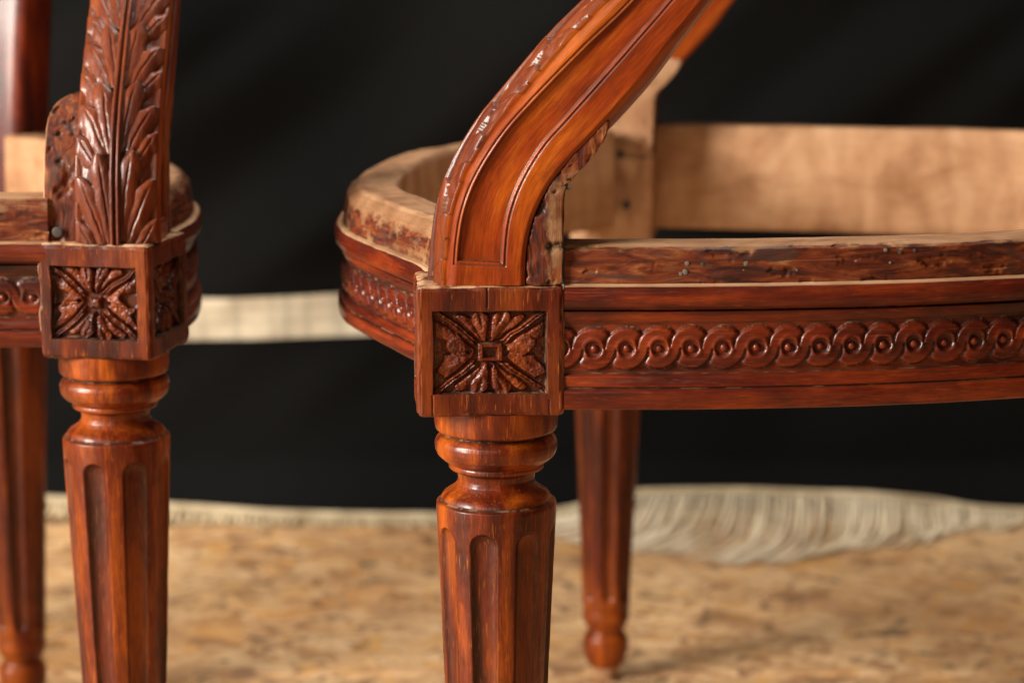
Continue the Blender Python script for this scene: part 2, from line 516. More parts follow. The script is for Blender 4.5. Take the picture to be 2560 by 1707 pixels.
def make_block(knob, sd, n=230, cracks=()):
    """two carved faces (front -u and outer +w), other faces plain; local x = back (u), y = outward (w) is handled by caller
    returns body mesh and dict of carving meshes.  Local axes: +x backwards along side rail, -y outward, z up"""
    r = 0.0016
    hz = (BZ1 - BZ0) / 2
    zc = (BZ0 + BZ1) / 2
    Vs, Fs, labs, A = [], [], [], {'raw': [], 'worn': [], 'grime_shade': []}
    off = 0
    # faces: (axis_right, axis_up, normal)
    faces = [('outer', (1, 0, 0), (0, 0, 1), (0, -1, 0), True),
             ('front', (0, -1, 0), (0, 0, 1), (-1, 0, 0), True),
             ('inner', (-1, 0, 0), (0, 0, 1), (0, 1, 0), False),
             ('rear', (0, 1, 0), (0, 0, 1), (1, 0, 0), False),
             ('top', (1, 0, 0), (0, 1, 0), (0, 0, 1), False),
             ('bottom', (1, 0, 0), (0, -1, 0), (0, 0, -1), False)]
    H = np.array([BW, BW, hz])
    for k, (nm, ar, au, nn, carved) in enumerate(faces):
        ar, au, nn = map(np.array, (ar, au, nn))
        m = n if carved else 60
        if carved:
            X, Y, dep, lab, din = carved_face(m, 0, knob, sd + 11 * k, cracks if nm == 'outer' else ())
        else:
            g = np.linspace(-1, 1, m)
            Y, X = np.meshgrid(g, g, indexing='ij')
            dep = np.zeros_like(X)
            lab = np.zeros(X.shape, int)
            din = -np.ones_like(X)
        Q = X[..., None] * ar + Y[..., None] * au + nn      # unit cube surface
        P = Q * H
        # rounded edges
        core = np.clip(P, -(H - r), (H - r))
        dv = P - core
        ln = np.linalg.norm(dv, axis=-1, keepdims=True)
        P = core + dv / np.maximum(ln, 1e-9) * r * np.where(ln > 0, 1, 0)
        # uneven hand-cut faces and worn corners
        pn = dv / np.maximum(ln, 1e-9)
        wob = 0.00035 * noise(P[..., 0] * 60, P[..., 1] * 60, P[..., 2] * 60, 1, 3)
        cor = np.clip(np.sum(np.abs(P) / H > 0.93, axis=-1) - 1, 0, 2)
        wob = wob - 0.0006 * cor * (0.6 + noise(P[..., 0] * 150, P[..., 1] * 150, P[..., 2] * 150, 1, 2))
        P = P + pn * wob[..., None] - nn * dep[..., None]
        P = P + np.array([0, 0, zc])
        Vs.append(P.reshape(-1, 3))
        F = grid_faces(m, m).reshape(-1, 4) + off
        Fs.append(F)
        lf = lab[:-1, :-1].reshape(-1)
        labs.append(np.where(lf > 0, lf + 10 * k, 0))
        off += m * m
        isin = nm in ('inner', 'rear')
        A['raw'].append(np.full(m * m, 1.0 if isin else (0.55 if nm == 'top' else 0.0)))
        A['worn'].append(np.zeros(m * m))
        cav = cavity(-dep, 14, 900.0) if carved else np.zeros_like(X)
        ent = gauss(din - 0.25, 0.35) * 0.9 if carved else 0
        A['grime_shade'].append(np.clip(cav * 0.6 + ent * 0.7 + sstep(0.2, 0.5, din) * 0.32 * sstep(0.0034, 0.0042, dep), 0, 1).ravel() if carved else np.zeros(m * m))  # lowest ground between the petals coloured darker
    V = np.vstack(Vs)
    F = np.vstack(Fs)
    lb = np.concatenate(labs)
    at = {k: np.concatenate(v) for k, v in A.items()}
    gr = np.stack([V[:, 2] + sd, V[:, 0], V[:, 1]], -1)
    return split_mesh(V, F, lb, at, gr)


NAMES = {1: 'petal', 2: 'petal', 3: 'petal', 4: 'petal', 5: 'boss', 6: 'diagonal_ribs'}


def place_block(meshes, root, loc, rz, scale=None, name='corner_block'):
    b = build(name, meshes[0], M_block, root, loc, rz, scale=scale)
    for k, m in meshes.items():
        if k:
            build(NAMES[k % 10], m, M_block, b)
    return b


BLOCK_A = make_block(False, 0.0, 250, ((-1.2, 17.5, 26, 0.22), (-20.3, -26, -17, 0.20), (20.5, -26, -19, 0.15)))
BLOCK_B = make_block(True, 4.2, 240)

# ------------------------------------------------------------------ seat rails
PER = 0.01277     # guilloche repeat
GZ = 0.3296       # band centre height


def guilloche(s, z):
    """interlaced S bands round a row of eyes; returns height 0..1 and eye mask"""
    Rg, ri = PER * 0.667, PER * 0.333
    zz = z - GZ
    i0 = np.floor(s / PER)
    h = np.full(s.shape, 0.0)
    got = np.zeros(s.shape, bool)
    sgn = np.where(zz >= 0, 1, -1)
    # upper half: the band of the later eye is on top; lower half: of the earlier eye
    for dk in (2, 1, 0, -1):
        i = i0 + np.where(sgn > 0, dk, 1 - dk)
        d = np.hypot(s - i * PER, zz)
        inn = (d < Rg) & ~got
        q = np.clip((d - ri) / (Rg - ri), 0, 1)
        band = 0.78 + 0.22 * (2 * q - 1) ** 4              # hollow between two rims
        band = band - 0.75 * sstep(0.86, 1.0, q)
        band = np.where(d < ri, 0.30 + 0.70 * sstep(ri * 0.62, ri * 0.84, d), band)
        # dips where it slides below its neighbour
        j = i + sgn
        dj = np.hypot(s - j * PER, zz)
        band = band - 0.50 * gauss(np.clip(dj - Rg, 0, 1), 0.0010) * (dj >= Rg)
        h = np.where(inn, np.maximum(band, 0.0), h)
        got |= inn
    return h


def rail_profile(T, cham, hz):
    """(outward offset, z) from the lower inner corner round the outside to the inside"""
    return [(-T, 0.3055), (-T * .5, 0.3053), (-0.0012, 0.3053), (-0.0002, 0.3060), (0.0, 0.3075), (0.0002, 0.3126), (-0.0003, 0.3133), (-0.0016, 0.31375),
            (-0.0016, 0.31405), (-0.0010, 0.3144), (-0.0012, 0.3160), (-0.0018, 0.3185), (-0.0033, 0.3195), (-0.0034, 0.3205),
            (-0.0034, 0.3390), (-0.0030, 0.3398), (-0.0023, 0.3412), (-0.0019, 0.3424), (-0.0016, 0.3441), (-0.0028, 0.3446),
            (-0.0028, 0.3450), (-0.0002, 0.3453), (0.0010, 0.3466), (0.0015, 0.3490), (0.0012, 0.3522), (0.0003, 0.3538), (-0.0008, 0.3543),
            (-0.0024, 0.3545), (-0.0030, 0.3552), (-0.0034, 0.3600), (-0.0034 - cham * .35, 0.3680), (-0.0040 - cham, 0.3712 + hz), (-0.0065 - cham, 0.3725 + hz),
            (-T + 0.001, 0.3727 + hz), (-T, 0.3717 + hz), (-T - 0.001, 0.3400), (-T, 0.3060), (-T + 0.0006, 0.3055)]


def make_rail(path, side, T=0.022, cham=0.001, ds=0.00045, nprof=150, phase=0.0, sd=0.0, rough=1.0, carve=True, z_lift=0.0, hz=0.0, sag=None):
    c = catmull(path)
    s, c = resample(c, ds)
    tg = np.gradient(c, axis=0)
    tg /= np.linalg.norm(tg, axis=1)[:, None]
    nr = np.stack([tg[:, 1], -tg[:, 0]], 1) * side
    P = np.array(rail_profile(T, cham, hz))
    seg = np.linalg.norm(np.diff(P, axis=0), axis=1)
    # sample density follows the visible outside face
    wts = np.where((P[:-1, 1] > 0.3125) & (P[:-1, 0] > -0.0095), 3.0, 1.0)
    wts[0] = wts[-1] = 0.35
    wts[1] = 0.4
    wts[-3] = wts[-4] = 0.4
    cum = np.concatenate([[0], np.cumsum(seg * wts)])
    # keep every profile corner as a sample
    tt = np.unique(np.concatenate([np.linspace(0, cum[-1], nprof - len(cum)), cum]))
    off = np.interp(tt, cum, P[:, 0])
    zz = np.interp(tt, cum, P[:, 1])
    S, O = np.meshgrid(s, off, indexing='ij')
    _, Z = np.meshgrid(s, zz, indexing='ij')
    h = np.zeros_like(S)
    band = (Z > 0.3196) & (Z < 0.3396) & (O > -0.006)
    if carve:
        h = np.where(band, guilloche(S - phase + 0.0007 * noise(S * 60, 0, sd, 1, 2), Z + 0.0004 * noise(S * 40, 3, sd, 1, 2)) * (0.0019 + 0.0004 * noise(S * 70, 1, sd, 1, 2)), 0)
    outer = O > -0.012
    lo = 0.00030 * noise(S * 40, Z * 120, sd, 1, 3) + 0.00010 * noise(S * 150, Z * 900, sd, 1, 2)
    reb = (Z > 0.3549) & outer
    topf = (Z > 0.3715 + hz) & (O > -T + 0.0005)
    chips = noise(S * 80, Z * 450, sd + 2, 1, 4)
    D = O + h + np.where(outer, lo, 0.3 * lo)
    D = D + np.where(reb, rough * (0.00030 * chips - 0.0009 * sstep(0.50, 0.8, chips)), 0)
    Z2 = Z + z_lift * sstep(0.34, 0.30, Z) + np.where(topf | reb, rough * 0.0005 * noise(S * 25, O * 60, sd + 6, 1, 3), 0) * sstep(0.356, 0.372, Z)
    if sag is not None:
        Z2 = Z2 + np.interp(S, sag[0], sag[1])
    X = c[:, 0][:, None] + nr[:, 0][:, None] * D
    Y = c[:, 1][:, None] + nr[:, 1][:, None] * D
    V = np.stack([X, Y, Z2], -1).reshape(-1, 3)
    F = grid_faces(len(s), len(tt), False, side < 0).reshape(-1, 4)
    inner = O < -T + 0.0008
    raw = np.where(inner, 1.0, np.where(topf, 0.66, 0.0))
    raw = np.where(Z < 0.3057, np.where(O < -0.004, 0.9, 0), raw)
    worn = np.where(reb & ~topf, 1.0, np.where(topf, 0.65, 0))
    raw = np.where(reb & ~topf, 0.20 + 0.28 * sstep(0.364, 0.3695, Z) + 0.24 * (rough > 1.4), raw)
    raw = np.where(np.abs(Z - 0.3546) < 0.00045, 0.95, raw)
    fld = D
    cav = cavity(fld, 6, 1900.0)
    gl = gauss(Z - 0.3139, 0.0004) * 0.9 + gauss(Z - 0.3448, 0.0004) + gauss(Z - 0.3198, 0.0006) * 0.6 + gauss(Z - 0.3393, 0.0006) * 0.5
    gm = np.where(outer & (Z < 0.3547) & (Z > 0.307), np.clip(cav + gl, 0, 1) * 0.9, 0)
    at = {'raw': raw, 'worn': worn, 'grime_shade': gm}
    gr = np.stack([S + sd, O, Z], -1).reshape(-1, 3)
    # close both ends
    m = len(tt)
    V = list(V.reshape(-1, 3))
    ext = {k: list(np.asarray(v).ravel()) for k, v in at.items()}
    G = list(gr)
    Fc = []
    for row in (0, len(s) - 1):
        rim = np.array(V[row * m:(row + 1) * m])
        cen = rim.mean(0)
        b0 = len(V)
        V.extend(cen + (rim - cen) * 0.03)
        G.extend(G[row * m:(row + 1) * m])
        for kk in ext:
            ext[kk].extend([0.3 if kk == 'raw' else 0.0] * m)
        for j in range(m - 1):
            Fc.append((row * m + j, row * m + j + 1, b0 + j + 1, b0 + j))
    return make_mesh('seat_rail', np.array(V), np.vstack([F, Fc]), ext, np.array(G)), s, c, nr, phase


def bead_mesh():
    n, m = 7, 12
    V, F = [], []
    for i in range(n):
        a = (i + 0.001) / (n - 1) * PI / 2
        for j in range(m):
            t = j / m * 2 * PI
            V.append((math.sin(a) * math.cos(t), -math.cos(a), math.sin(a) * math.sin(t)))
    return make_mesh('bead', V, grid_faces(n, m, True).reshape(-1, 4), None, np.array(V) * 0.003)


BEAD = bead_mesh()


def beads(rail, info, lo=0, hi=9e9, zl=0.0, sag=None):
    _, s, c, nr, ph = info
    k = 0
    for i in range(-2, 80):
        sc = ph + i * PER
        if sc < s[0] + 0.002 or sc > min(s[-1] - 0.002, hi) or sc < lo:
            continue
        x, y = np.interp(sc, s, c[:, 0]), np.interp(sc, s, c[:, 1])
        nx, ny = np.interp(sc, s, nr[:, 0]), np.interp(sc, s, nr[:, 1])
        o = build('bead', BEAD, M_rail, rail)
        r = 0.0020 + random.uniform(-.0002, .0002)
        dz = 0 if sag is None else float(np.interp(sc, sag[0], sag[1]))
        o.location = (x - nx * 0.0034, y - ny * 0.0034, GZ + dz + zl * 0.25 + random.uniform(-.0002, .0002))
        o.rotation_euler = (0, 0, math.atan2(ny, nx) + PI / 2)
        o.scale = (r, r * random.uniform(0.85, 1.1), r)
        k += 1


def tack_mesh(n=14):
    V = []
    for (r, z) in ((1, 0), (1, 0.25), (0.8, 0.42), (0.35, 0.5), (0.02, 0.5)):
        for j in range(n):
            t = j / n * 2 * PI
            V.append((r * math.cos(t), -z, r * math.sin(t)))
    return V, grid_faces(5, n, True).reshape(-1, 4)


_tv, _tf = tack_mesh()
TACKS = {}
for nm, mt in (('brass', M_brass), ('steel', M_steel), ('iron', M_iron)):
    TACKS[nm] = make_mesh('tack_' + nm, _tv, _tf)
    TACKS[nm].materials.append(mt)


def tack(parent, loc, r, kind, rz=0.0, tilt=0.0):
    o = build('tack', TACKS[kind], None, parent)
    o.location = loc
    o.rotation_euler = (tilt, 0, rz)
    o.scale = (r * random.uniform(0.8, 1.15), r * 0.3, r * random.uniform(0.75, 1.1))
    o.rotation_euler.y = random.uniform(0, 3)
    return o

# ------------------------------------------------------------------ swept arm support with acanthus
ARM_L = [(-.0258, .3546), (-.0242, .3719), (-.0217, .3865), (-.0161, .4011), (-.0065, .4169), (.0046, .4305), (.0215, .4501), (.0357, .4642),
         (.0560, .4830), (.086, .507), (.128, .528), (.182, .541), (.260, .546), (.330, .544)]
ARM_R = [(.0115, .3546), (.0120, .3685), (.0148, .3810), (.0205, .3930), (.0292, .4045), (.0385, .4140), (.0560, .4338), (.0705, .4525),
         (.0880, .4735), (.110, .492), (.142, .508), (.187, .5165), (.262, .520), (.330, .518)]
ARM_PL = [.24, .235, .235, .24, .245, .25, .29, .33, .33, .33, .33, .33, .33, .33]
ARM_PR = [.81, .80, .775, .75, .72, .71, .715, .73, .73, .73, .73, .73, .73, .73]
ARM_B = [0.0004, .0004,  .0004, .001, .0030, .0045, .0050, .0045, .004, .004, .004, .004, .004, .004]


LOBES = [((2.6, 1.0), (8.0, 36.0), 6.0, 1.00), ((4.5, -2.0), (16.8, 26.0), 6.4, 0.90), ((8.0, -8.0), (18.6, 10.0), 5.4, 0.76)]


def acanthus(s, x):
    """overlapping leaves, each a fan of pointed lobes, climbing either side of a split stem; heights 0..1"""
    xm = np.abs(x) * 18.3
    sm = s * 1000.0
    xm = xm + 0.35 * noise(x * 5, s * 160, 3, 1, 2)
    sm = sm + 0.7 * noise(x * 4, s * 90, 7, 1, 2)
    best = np.full(s.shape, 0.0)
    lab = np.zeros(s.shape, int)
    side = (x > 0)
    smax = sm.max()
    k = 0
    while True:
        y0 = -1.0 if k == 0 else 39.0 + 33.5 * (k - 1)
        sc = 1.17 if k == 0 else 1.0
        if y0 > smax or k > 12:
            break
        rows = np.where((sm[:, 0] > y0 - 14) & (sm[:, 0] < y0 + 46))[0]
        if len(rows):
            a, b = rows[0], rows[-1] + 1
            X, Y = xm[a:b], sm[a:b]
            for li, ((bx, by), (tx, ty), w, H) in enumerate(LOBES):
                jx = 0.5 * math.sin(k * 2.3 + li * 1.7)
                jy = 0.9 * math.sin(k * 1.3 + li * 2.9)
                off = np.where(side[a:b], 0.5, -0.4) * (1 if li % 2 else -1)
                B = np.array([bx, y0 + by * sc])
                Tt = np.array([tx + jx, y0 + ty * sc + jy])
                d = Tt - B
                L = np.hypot(*d)
                d = d / L
                # lobes curve outwards like a flame
                px, py = X - B[0], Y - B[1] + off
                p = (px * d[0] + py * d[1]) / L
                q = px * d[1] - py * d[0] + 1.5 * np.sin(np.clip(p, 0, 1) * PI) * (0.5 if li else 0.2)
                pc = np.clip(p, 0, 1)
                wl = w * 1.40 * pc ** 0.50 * (1 - pc) ** 0.36 * (1 + 0.07 * np.sin(pc * 17 + li)) + 1e-4
                inside = (p > 0) & (p < 1) & (np.abs(q) < wl)
                r = q / wl
                h = H * (0.42 + 0.58 * pc ** 1.1) - 0.34 * r ** 2 - 0.16 * gauss(q + 0.6, 0.5) * sstep(0.1, 0.3, pc) * (1 - sstep(0.75, 0.95, pc))
                h = h + 0.05 * gauss(pc - 0.8, 0.12)
                h = np.where(inside, h, -1)
                up = h > best[a:b]
                best[a:b] = np.where(up, h, best[a:b])
                lab[a:b] = np.where(up, 2 + 2 * k, lab[a:b])
        k += 1
    gt = 2 + 2 * np.clip(np.floor((sm - 5) / 33.5), 0, 12).astype(int)
    lab = np.where(lab > 0, lab, gt) + side
    ax = np.abs(x)
    hgt = np.maximum(best, 0.10 + 0.05 * noise(s * 300, x * 9, 1, 1, 2))
    st = 0.62 + 0.34 * np.clip(1 - ((ax - 0.072) / 0.055) ** 2, 0, 1) ** .5 - 0.42 * gauss(ax, 0.018)
    hgt = np.where(ax < 0.13, st, hgt)
    hgt = hgt + 0.025 * noise(s * 260, x * 12, 2, 1, 3)
    return hgt, np.where(ax < 0.135, 1, lab).astype(int)


def make_arm(full=True):
    st = np.concatenate([np.array(ARM_L), np.array(ARM_R), np.array(ARM_PL)[:, None], np.array(ARM_PR)[:, None], np.array(ARM_B)[:, None]], 1)
    c = catmull(st, 40)
    s, c = resample(c, 0.0004 if full else 0.001)
    if full:      # coarser beyond what the picture shows
        keep = np.concatenate([np.arange(0, int(0.17 / 0.0004)), np.arange(int(0.17 / 0.0004), len(s), 5)])
        keep = keep[keep < len(s)]
        s, c = s[keep], c[keep]
    Lp, Rp = c[:, :2], c[:, 2:4]
    e = Rp - Lp
    wd = np.linalg.norm(e, axis=1)
    e = e / wd[:, None]
    w0, w1 = -0.0115, 0.0252       # inner / outer side
    nf = 130 if full else 60
    ns = 110 if full else 50
    FR = 0.0050                    # front rounding
    parts = []                      # each (S, along e, w, part id)
    # ring is assembled column-wise
    xf = np.linspace(-1, 1, nf)
    colsA, colsW, raw, grime_shade, lab = [], [], [], [], []
    S1 = s[:, None]
    X = np.repeat(xf[None], len(s), 0)
    Sf = np.repeat(S1, nf, 1)
    hh, lb = acanthus(Sf, X)
    fade = sstep(0.0, 0.006, Sf)
    nA = FR * np.abs(X) ** 3.2 + 0.0040 * (1 - hh) * (1 - 0.6 * sstep(0.8, 1.0, np.abs(X))) - 0.0014
    Wf = (w0 + w1) / 2 + X * (w1 - w0) / 2
    gA = cavity(-nA, 7, 1500.0)
    # side face
    ts = np.linspace(0, 1, ns)
    Ts = np.repeat(ts[None], len(s), 0)
    a0 = FR + 0.0012
    along = a0 + (wd[:, None] - a0) * Ts
    dL = along - wd[:, None] * c[:, 4][:, None]
    dR = wd[:, None] * c[:, 5][:, None] - along
    dB = S1 - 0.0085
    d = np.minimum(np.minimum(dL, dR), dB)
    rec = 0.0007 * sstep(0, 0.00045, d) + 0.0008 * sstep(0.0019, 0.0024, d) - 0.0006 * gauss(d - 0.0013, 0.0005)
    rec = rec + 0.0001 * sstep(0.004, 0.009, d)
    rec = rec + 0.0011 * sstep(0.86, 1.0, 1 - Ts) * sstep(0.0, 0.02, 1 - Ts) * 0.6
    rec = rec + 0.0010 * (sstep(0.93, 1.0, Ts)) ** 2
    rec = rec - 0.00035 * gauss(Ts - 0.13, 0.08)
    Sw = np.repeat(S1, ns, 1)
    rec = rec + 0.00018 * noise(Sw * 70, Ts * 4, 9, 1, 3)
    Ws = w1 - rec
    gS = np.clip(gauss(d - 0.0003, 0.0003) * 0.65 + gauss(d - 0.0023, 0.00035) * 0.75, 0, 1)
    # bevel / back / inner
    nb = 24
    tb = np.linspace(0, 1, nb)[1:]
    Tb = np.repeat(tb[None], len(s), 0)
    bw = c[:, 6][:, None]
    Ab = wd[:, None] + bw * (1 - (1 - Tb) ** 1.6) + 0.0003 * np.sin(Tb * PI * 2)
    Wb = w1 - 0.0010 - (0.010 + bw) * Tb
    ni = 10
    ti = np.linspace(0, 1, ni)[1:]
    Ti = np.repeat(ti[None], len(s), 0)
    Ai = wd[:, None] + bw + 0 * Ti
    Wi = Wb[:, -1:] + (w0 - Wb[:, -1:]) * Ti
    n5 = 14
    t5 = np.linspace(0, 1, n5)[1:-1]
    T5 = np.repeat(t5[None], len(s), 0)
    A5 = wd[:, None] + bw + (FR - wd[:, None] - bw) * T5
    W5 = w0 - 0.0008 * np.sin(T5 * PI)
    AL = np.concatenate([nA, along, Ab, Ai, A5], 1)
    WW = np.concatenate([Wf, Ws, Wb, Wi, W5], 1)
    U = Lp[:, 0][:, None] + e[:, 0][:, None] * AL
    Z = Lp[:, 1][:, None] + e[:, 1][:, None] * AL
    V = np.stack([U, -WW, Z], -1)
    m = AL.shape[1]
    z0 = lambda a: np.zeros_like(a)
    gr = np.concatenate([gA * 1.0, gS, z0(Ab), z0(Ai), z0(A5)], 1)
    rw = np.concatenate([z0(nA), z0(along), z0(Ab), z0(Ai), z0(A5)], 1)
    lab = np.zeros((len(s), m), int)
    lab[:, :nf - 1] = lb[:, :nf - 1]
    lab[:, nf - 1] = 0
    F = grid_faces(len(s), m, True)
    labF = lab[:-1]
    SG = np.repeat(S1, m, 1)
    grain = np.stack([SG + 3.3, WW, AL], -1).reshape(-1, 3)
    out = split_mesh(V.reshape(-1, 3), F.reshape(-1, 4), labF.reshape(-1), {'raw': rw.ravel(), 'grime_shade': gr.ravel(), 'worn': z0(gr).ravel()}, grain)
    return out


ARM = make_arm(True)


def place_arm(root, loc, rz, mirror=False, name='arm_support'):
    sc = (1, -1, 1) if mirror else None
    a = build(name, ARM[0], M_arm, root, loc, rz, scale=sc)
    for k, m in ARM.items():
        if k == 0:
            continue
        build('stem' if k == 1 else 'acanthus_leaf', m, M_leafy, a)
    return a


M_leafy = wood('carved_stained_beech', (0.045, 0.0085, 0.0030), (0.115, 0.0200, 0.0050), (0.20, 0.0440, 0.0100), 0.30, 0.10)


def make_chunk():
    """rough tacking block behind and inside the arm support"""
    # outline in (u, z): left edge just behind the carved front, right edge the raw back
    Lp = np.array([(-.0165, .3546), (-.0150, .3719), (-.0125, .3865), (-.0070, .3990), (.0015, .4110), (.0080, .4180), (.0200, .4230)])
    Rp = np.array([(.0262, .3546), (.0264, .3700), (.0266, .3890), (.0300, .3960), (.0365, .4030), (.0420, .4110), (.0440, .4180)])
    c = catmull(np.concatenate([Lp, Rp], 1), 30)
    s, c = resample(c, 0.0007)
    n = len(s)
    tz = np.linspace(0, 1, n)
    top = sstep(0.62, 1.0, tz)
    wi = -0.0262 + 0.020 * top ** 2.0           # inner limit draws in towards the top

    ring = []
    def seg(a, b, k):
        return [(a[0] + (b[0] - a[0]) * t, a[1] + (b[1] - a[1]) * t) for t in np.linspace(0, 1, k, endpoint=False)]
    P = seg((0, 0), (0, 1), 60) + seg((0, 1), (1, 1), 70) + seg((1, 1), (1, 0), 60) + seg((1, 0), (0, 0), 50)
    P = np.array(P)
    A, B = P[:, 0][None], P[:, 1][None]
    U = c[:, 0][:, None] * (1 - A) + c[:, 2][:, None] * A
    Z = c[:, 1][:, None] * (1 - A) + c[:, 3][:, None] * A
    AR = np.array(ARM_R)
    wo = 0.0170 + 0.0064 * (U > np.interp(Z, AR[:, 1], AR[:, 0]) + 0.0004)
    W = wi[:, None] * (1 - B) + wo * B
    S = np.repeat(s[:, None], len(P), 1)
    nz = noise(S * 60, A * 2 + B * 2.3, A * 1.7 - B, 1, 4)
    nz2 = noise(S * 160, A * 9 + 3, B * 9, 1, 3)
    pit = sstep(0.28, 0.7, nz2)
    ca, cb = (A - 0.5) * 2, (B - 0.5) * 2
    # push in along the face normals
    k = 0.0009 * nz + 0.0013 * pit
    onL, onR = (A < 1e-6), (A > 1 - 1e-6)
    onO, onI = (B > 1 - 1e-6), (B < 1e-6)
    U = U + np.where(onL, k, 0) - np.where(onR, k * 1.2, 0)
    W = W - np.where(onO, k * 1.1 - 0.0006, 0) + np.where(onI, k * 0.4, 0)
    V = np.stack([U, -W, Z], -1).reshape(-1, 3)
    F = grid_faces(n, len(P), True)
    raw = np.where(onI, 0.95, np.where(onR, 0.55, np.where(onO, 0.26 + 0.30 * sstep(0.72, 0.95, A), 0.18))) + 0 * U
    raw = np.where(onO, raw - 0.35 * sstep(0.395, 0.41, Z), raw)
    worn = np.where(onI, 0.0, 1.0) + 0 * U
    gm = np.where(onO | onR, pit * 1.0, pit * 0.3) + 0 * U
    # close the top with a fan
    V2 = np.vstack([V, V[-len(P):].mean(0)[None]])
    last = (n - 1) * len(P)
    cap = np.array([[last + j, last + (j + 1) % len(P), len(V2) - 1, len(V2) - 1] for j in range(len(P))])
    f3 = cap
    rr = np.concatenate([raw.ravel(), [0.5]])
    ww = np.concatenate([worn.ravel(), [1]])
    gg = np.concatenate([gm.ravel(), [0]])
    gr = np.stack([S + 5.1, W, U], -1).reshape(-1, 3)
    gr = np.vstack([gr, gr[-1:]])
    # the fan uses degenerate quads turned into thin quads towards the centre
    cen = V2[-1]
    rim = V2[last:last + len(P)]
    inner = cen + (rim - cen) * 0.02
    V3 = np.vstack([V, inner])
    capq = np.array([[last + j, last + (j + 1) % len(P), n * len(P) + (j + 1) % len(P), n * len(P) + j] for j in range(len(P))])
    rep = lambda a: np.concatenate([a.ravel(), a[-1]])
    gr3 = np.vstack([gr[:-1], np.repeat(gr[last:last + 1], len(P), 0)])
    return make_mesh('tacking_block', V3, np.vstack([F.reshape(-1, 4), capq]), {'raw': rep(raw), 'worn': rep(worn), 'grime_shade': rep(gm)}, gr3)


CHUNK = make_chunk()

# ------------------------------------------------------------------ back posts


def make_post(w0=0.021, d0=0.017, h0=0.302, h1=0.98, rake=0.16):
    zs = np.linspace(h0, h1, 150)
    n = 48
    t = np.linspace(0, 2 * PI, n, endpoint=False)
    ct, stt = np.cos(t), np.sin(t)
    k = 5.0
    rr = (np.abs(ct) ** k + np.abs(stt) ** k) ** (-1 / k)
    Z, T = np.meshgrid(zs, t, indexing='ij')
    f = (Z - h0) / (h1 - h0)
    X = rr * ct * d0 * (1 - 0.25 * f) + rake * f ** 1.6
    Y = rr * stt * w0 * (1 - 0.2 * f)
    X = X + 0.0014 * gauss(np.sin(T - PI), 0.25) * 0
    V = np.stack([X, Y, Z], -1).reshape(-1, 3)
    F = grid_faces(len(zs), n, True).reshape(-1, 4)
    raw = ((Z < 0.3735) & (stt[None] < -0.45)) * 0.9
    gr = np.stack([Z + 8, X, Y], -1).reshape(-1, 3)
    return make_mesh('back_post', V, F, {'raw': raw, 'worn': np.zeros_like(Z), 'grime_shade': np.zeros_like(Z)}, gr)


POST = make_post()


def tube_mesh(pts, rad, n=14, name='bar', flat=1.0):
    c = catmull(pts, 16)
    V = []
    up = np.array([0, 0, 1.0])
    tg = np.gradient(c, axis=0)
    tg /= np.linalg.norm(tg, axis=1)[:, None]
    a = np.cross(tg, up)
    a /= np.maximum(np.linalg.norm(a, axis=1), 1e-6)[:, None]
    b = np.cross(a, tg)
    t = np.linspace(0, 2 * PI, n, endpoint=False)
    r = np.broadcast_to(rad, (len(c),))
    P = c[:, None] + (a[:, None] * np.cos(t)[None, :, None] + flat * b[:, None] * np.sin(t)[None, :, None]) * r[:, None, None]
    s = np.cumsum(np.concatenate([[0], np.linalg.norm(np.diff(c, axis=0), axis=1)]))
    gr = np.stack([np.repeat(s[:, None], n, 1), P[..., 0] - c[:, None, 0], P[..., 2] - c[:, None, 2]], -1).reshape(-1, 3)
    return P.reshape(-1, 3), grid_faces(len(c), n, True).reshape(-1, 4), gr

# ------------------------------------------------------------------ chairs


def empty(name, loc, label, cat, group=None):
    o = bpy.data.objects.new(name, None)
    COL.objects.link(o)
    o.location = loc
    o.empty_display_size = 0.05
    o['label'] = label
    o['category'] = cat
    if group:
        o['group'] = group
    return o


def rel(root, pts):
    return [(p[0] - root[0], p[1] - root[1]) for p in pts]


GRP = 'stripped armchair frames in front of the black cloth'

# ---- chair in the middle and right of the picture (seen from its side)
R0 = (0.22, 1.10)
chair = empty('armchair_frame', (R0[0], R0[1], 0),
              'nearer armchair frame seen from the side, arm sweeping up to the right, guilloche rail', 'chair', GRP)
n0 = (-0.0064 - R0[0], 0.845 - R0[1])
f0 = (0.066 - R0[0], 1.375 - R0[1])
NRZ, FRZ = math.radians(-0.5), math.radians(-7)
SAG = (np.array([0, 0.05, 0.12, 0.19, 0.24, 0.6]), np.array([-0.0002, 0, 0.0003, 0.0008, 0.0020, 0.0040]))

build('leg', LEG, M_leg, chair, (n0[0], n0[1], 0), 0)
build('leg', LEG2, M_leg, chair, (f0[0] - .0030, f0[1], 0), 1.1)
bn = (0.43, 0.985)
bf = (0.475, 1.245)
build('leg', LEG2, M_leg, chair, (bn[0] - R0[0], bn[1] - R0[1], 0), 0.4)
build('leg', LEG2, M_leg, chair, (bf[0] - R0[0], bf[1] - R0[1], 0), 0.2)

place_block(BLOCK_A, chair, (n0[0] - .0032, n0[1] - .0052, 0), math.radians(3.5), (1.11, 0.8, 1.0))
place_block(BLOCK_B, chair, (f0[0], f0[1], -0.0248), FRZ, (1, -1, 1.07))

path = [(.0202, .8196), (.060, .8188), (.1069, .8208), (.150, .8258), (.1885, .8335), (.230, .8460), (.290, .8720), (.350, .910), (.405, .955)]
inf = make_rail(rel(R0, path), 1, T=0.023, cham=0.0012, ds=0.00036, nprof=190, phase=0.01210, sd=0.0, hz=-0.0026, sag=SAG)
side = build('side_rail', inf[0], M_rail, chair)
beads(side, inf, sag=SAG)
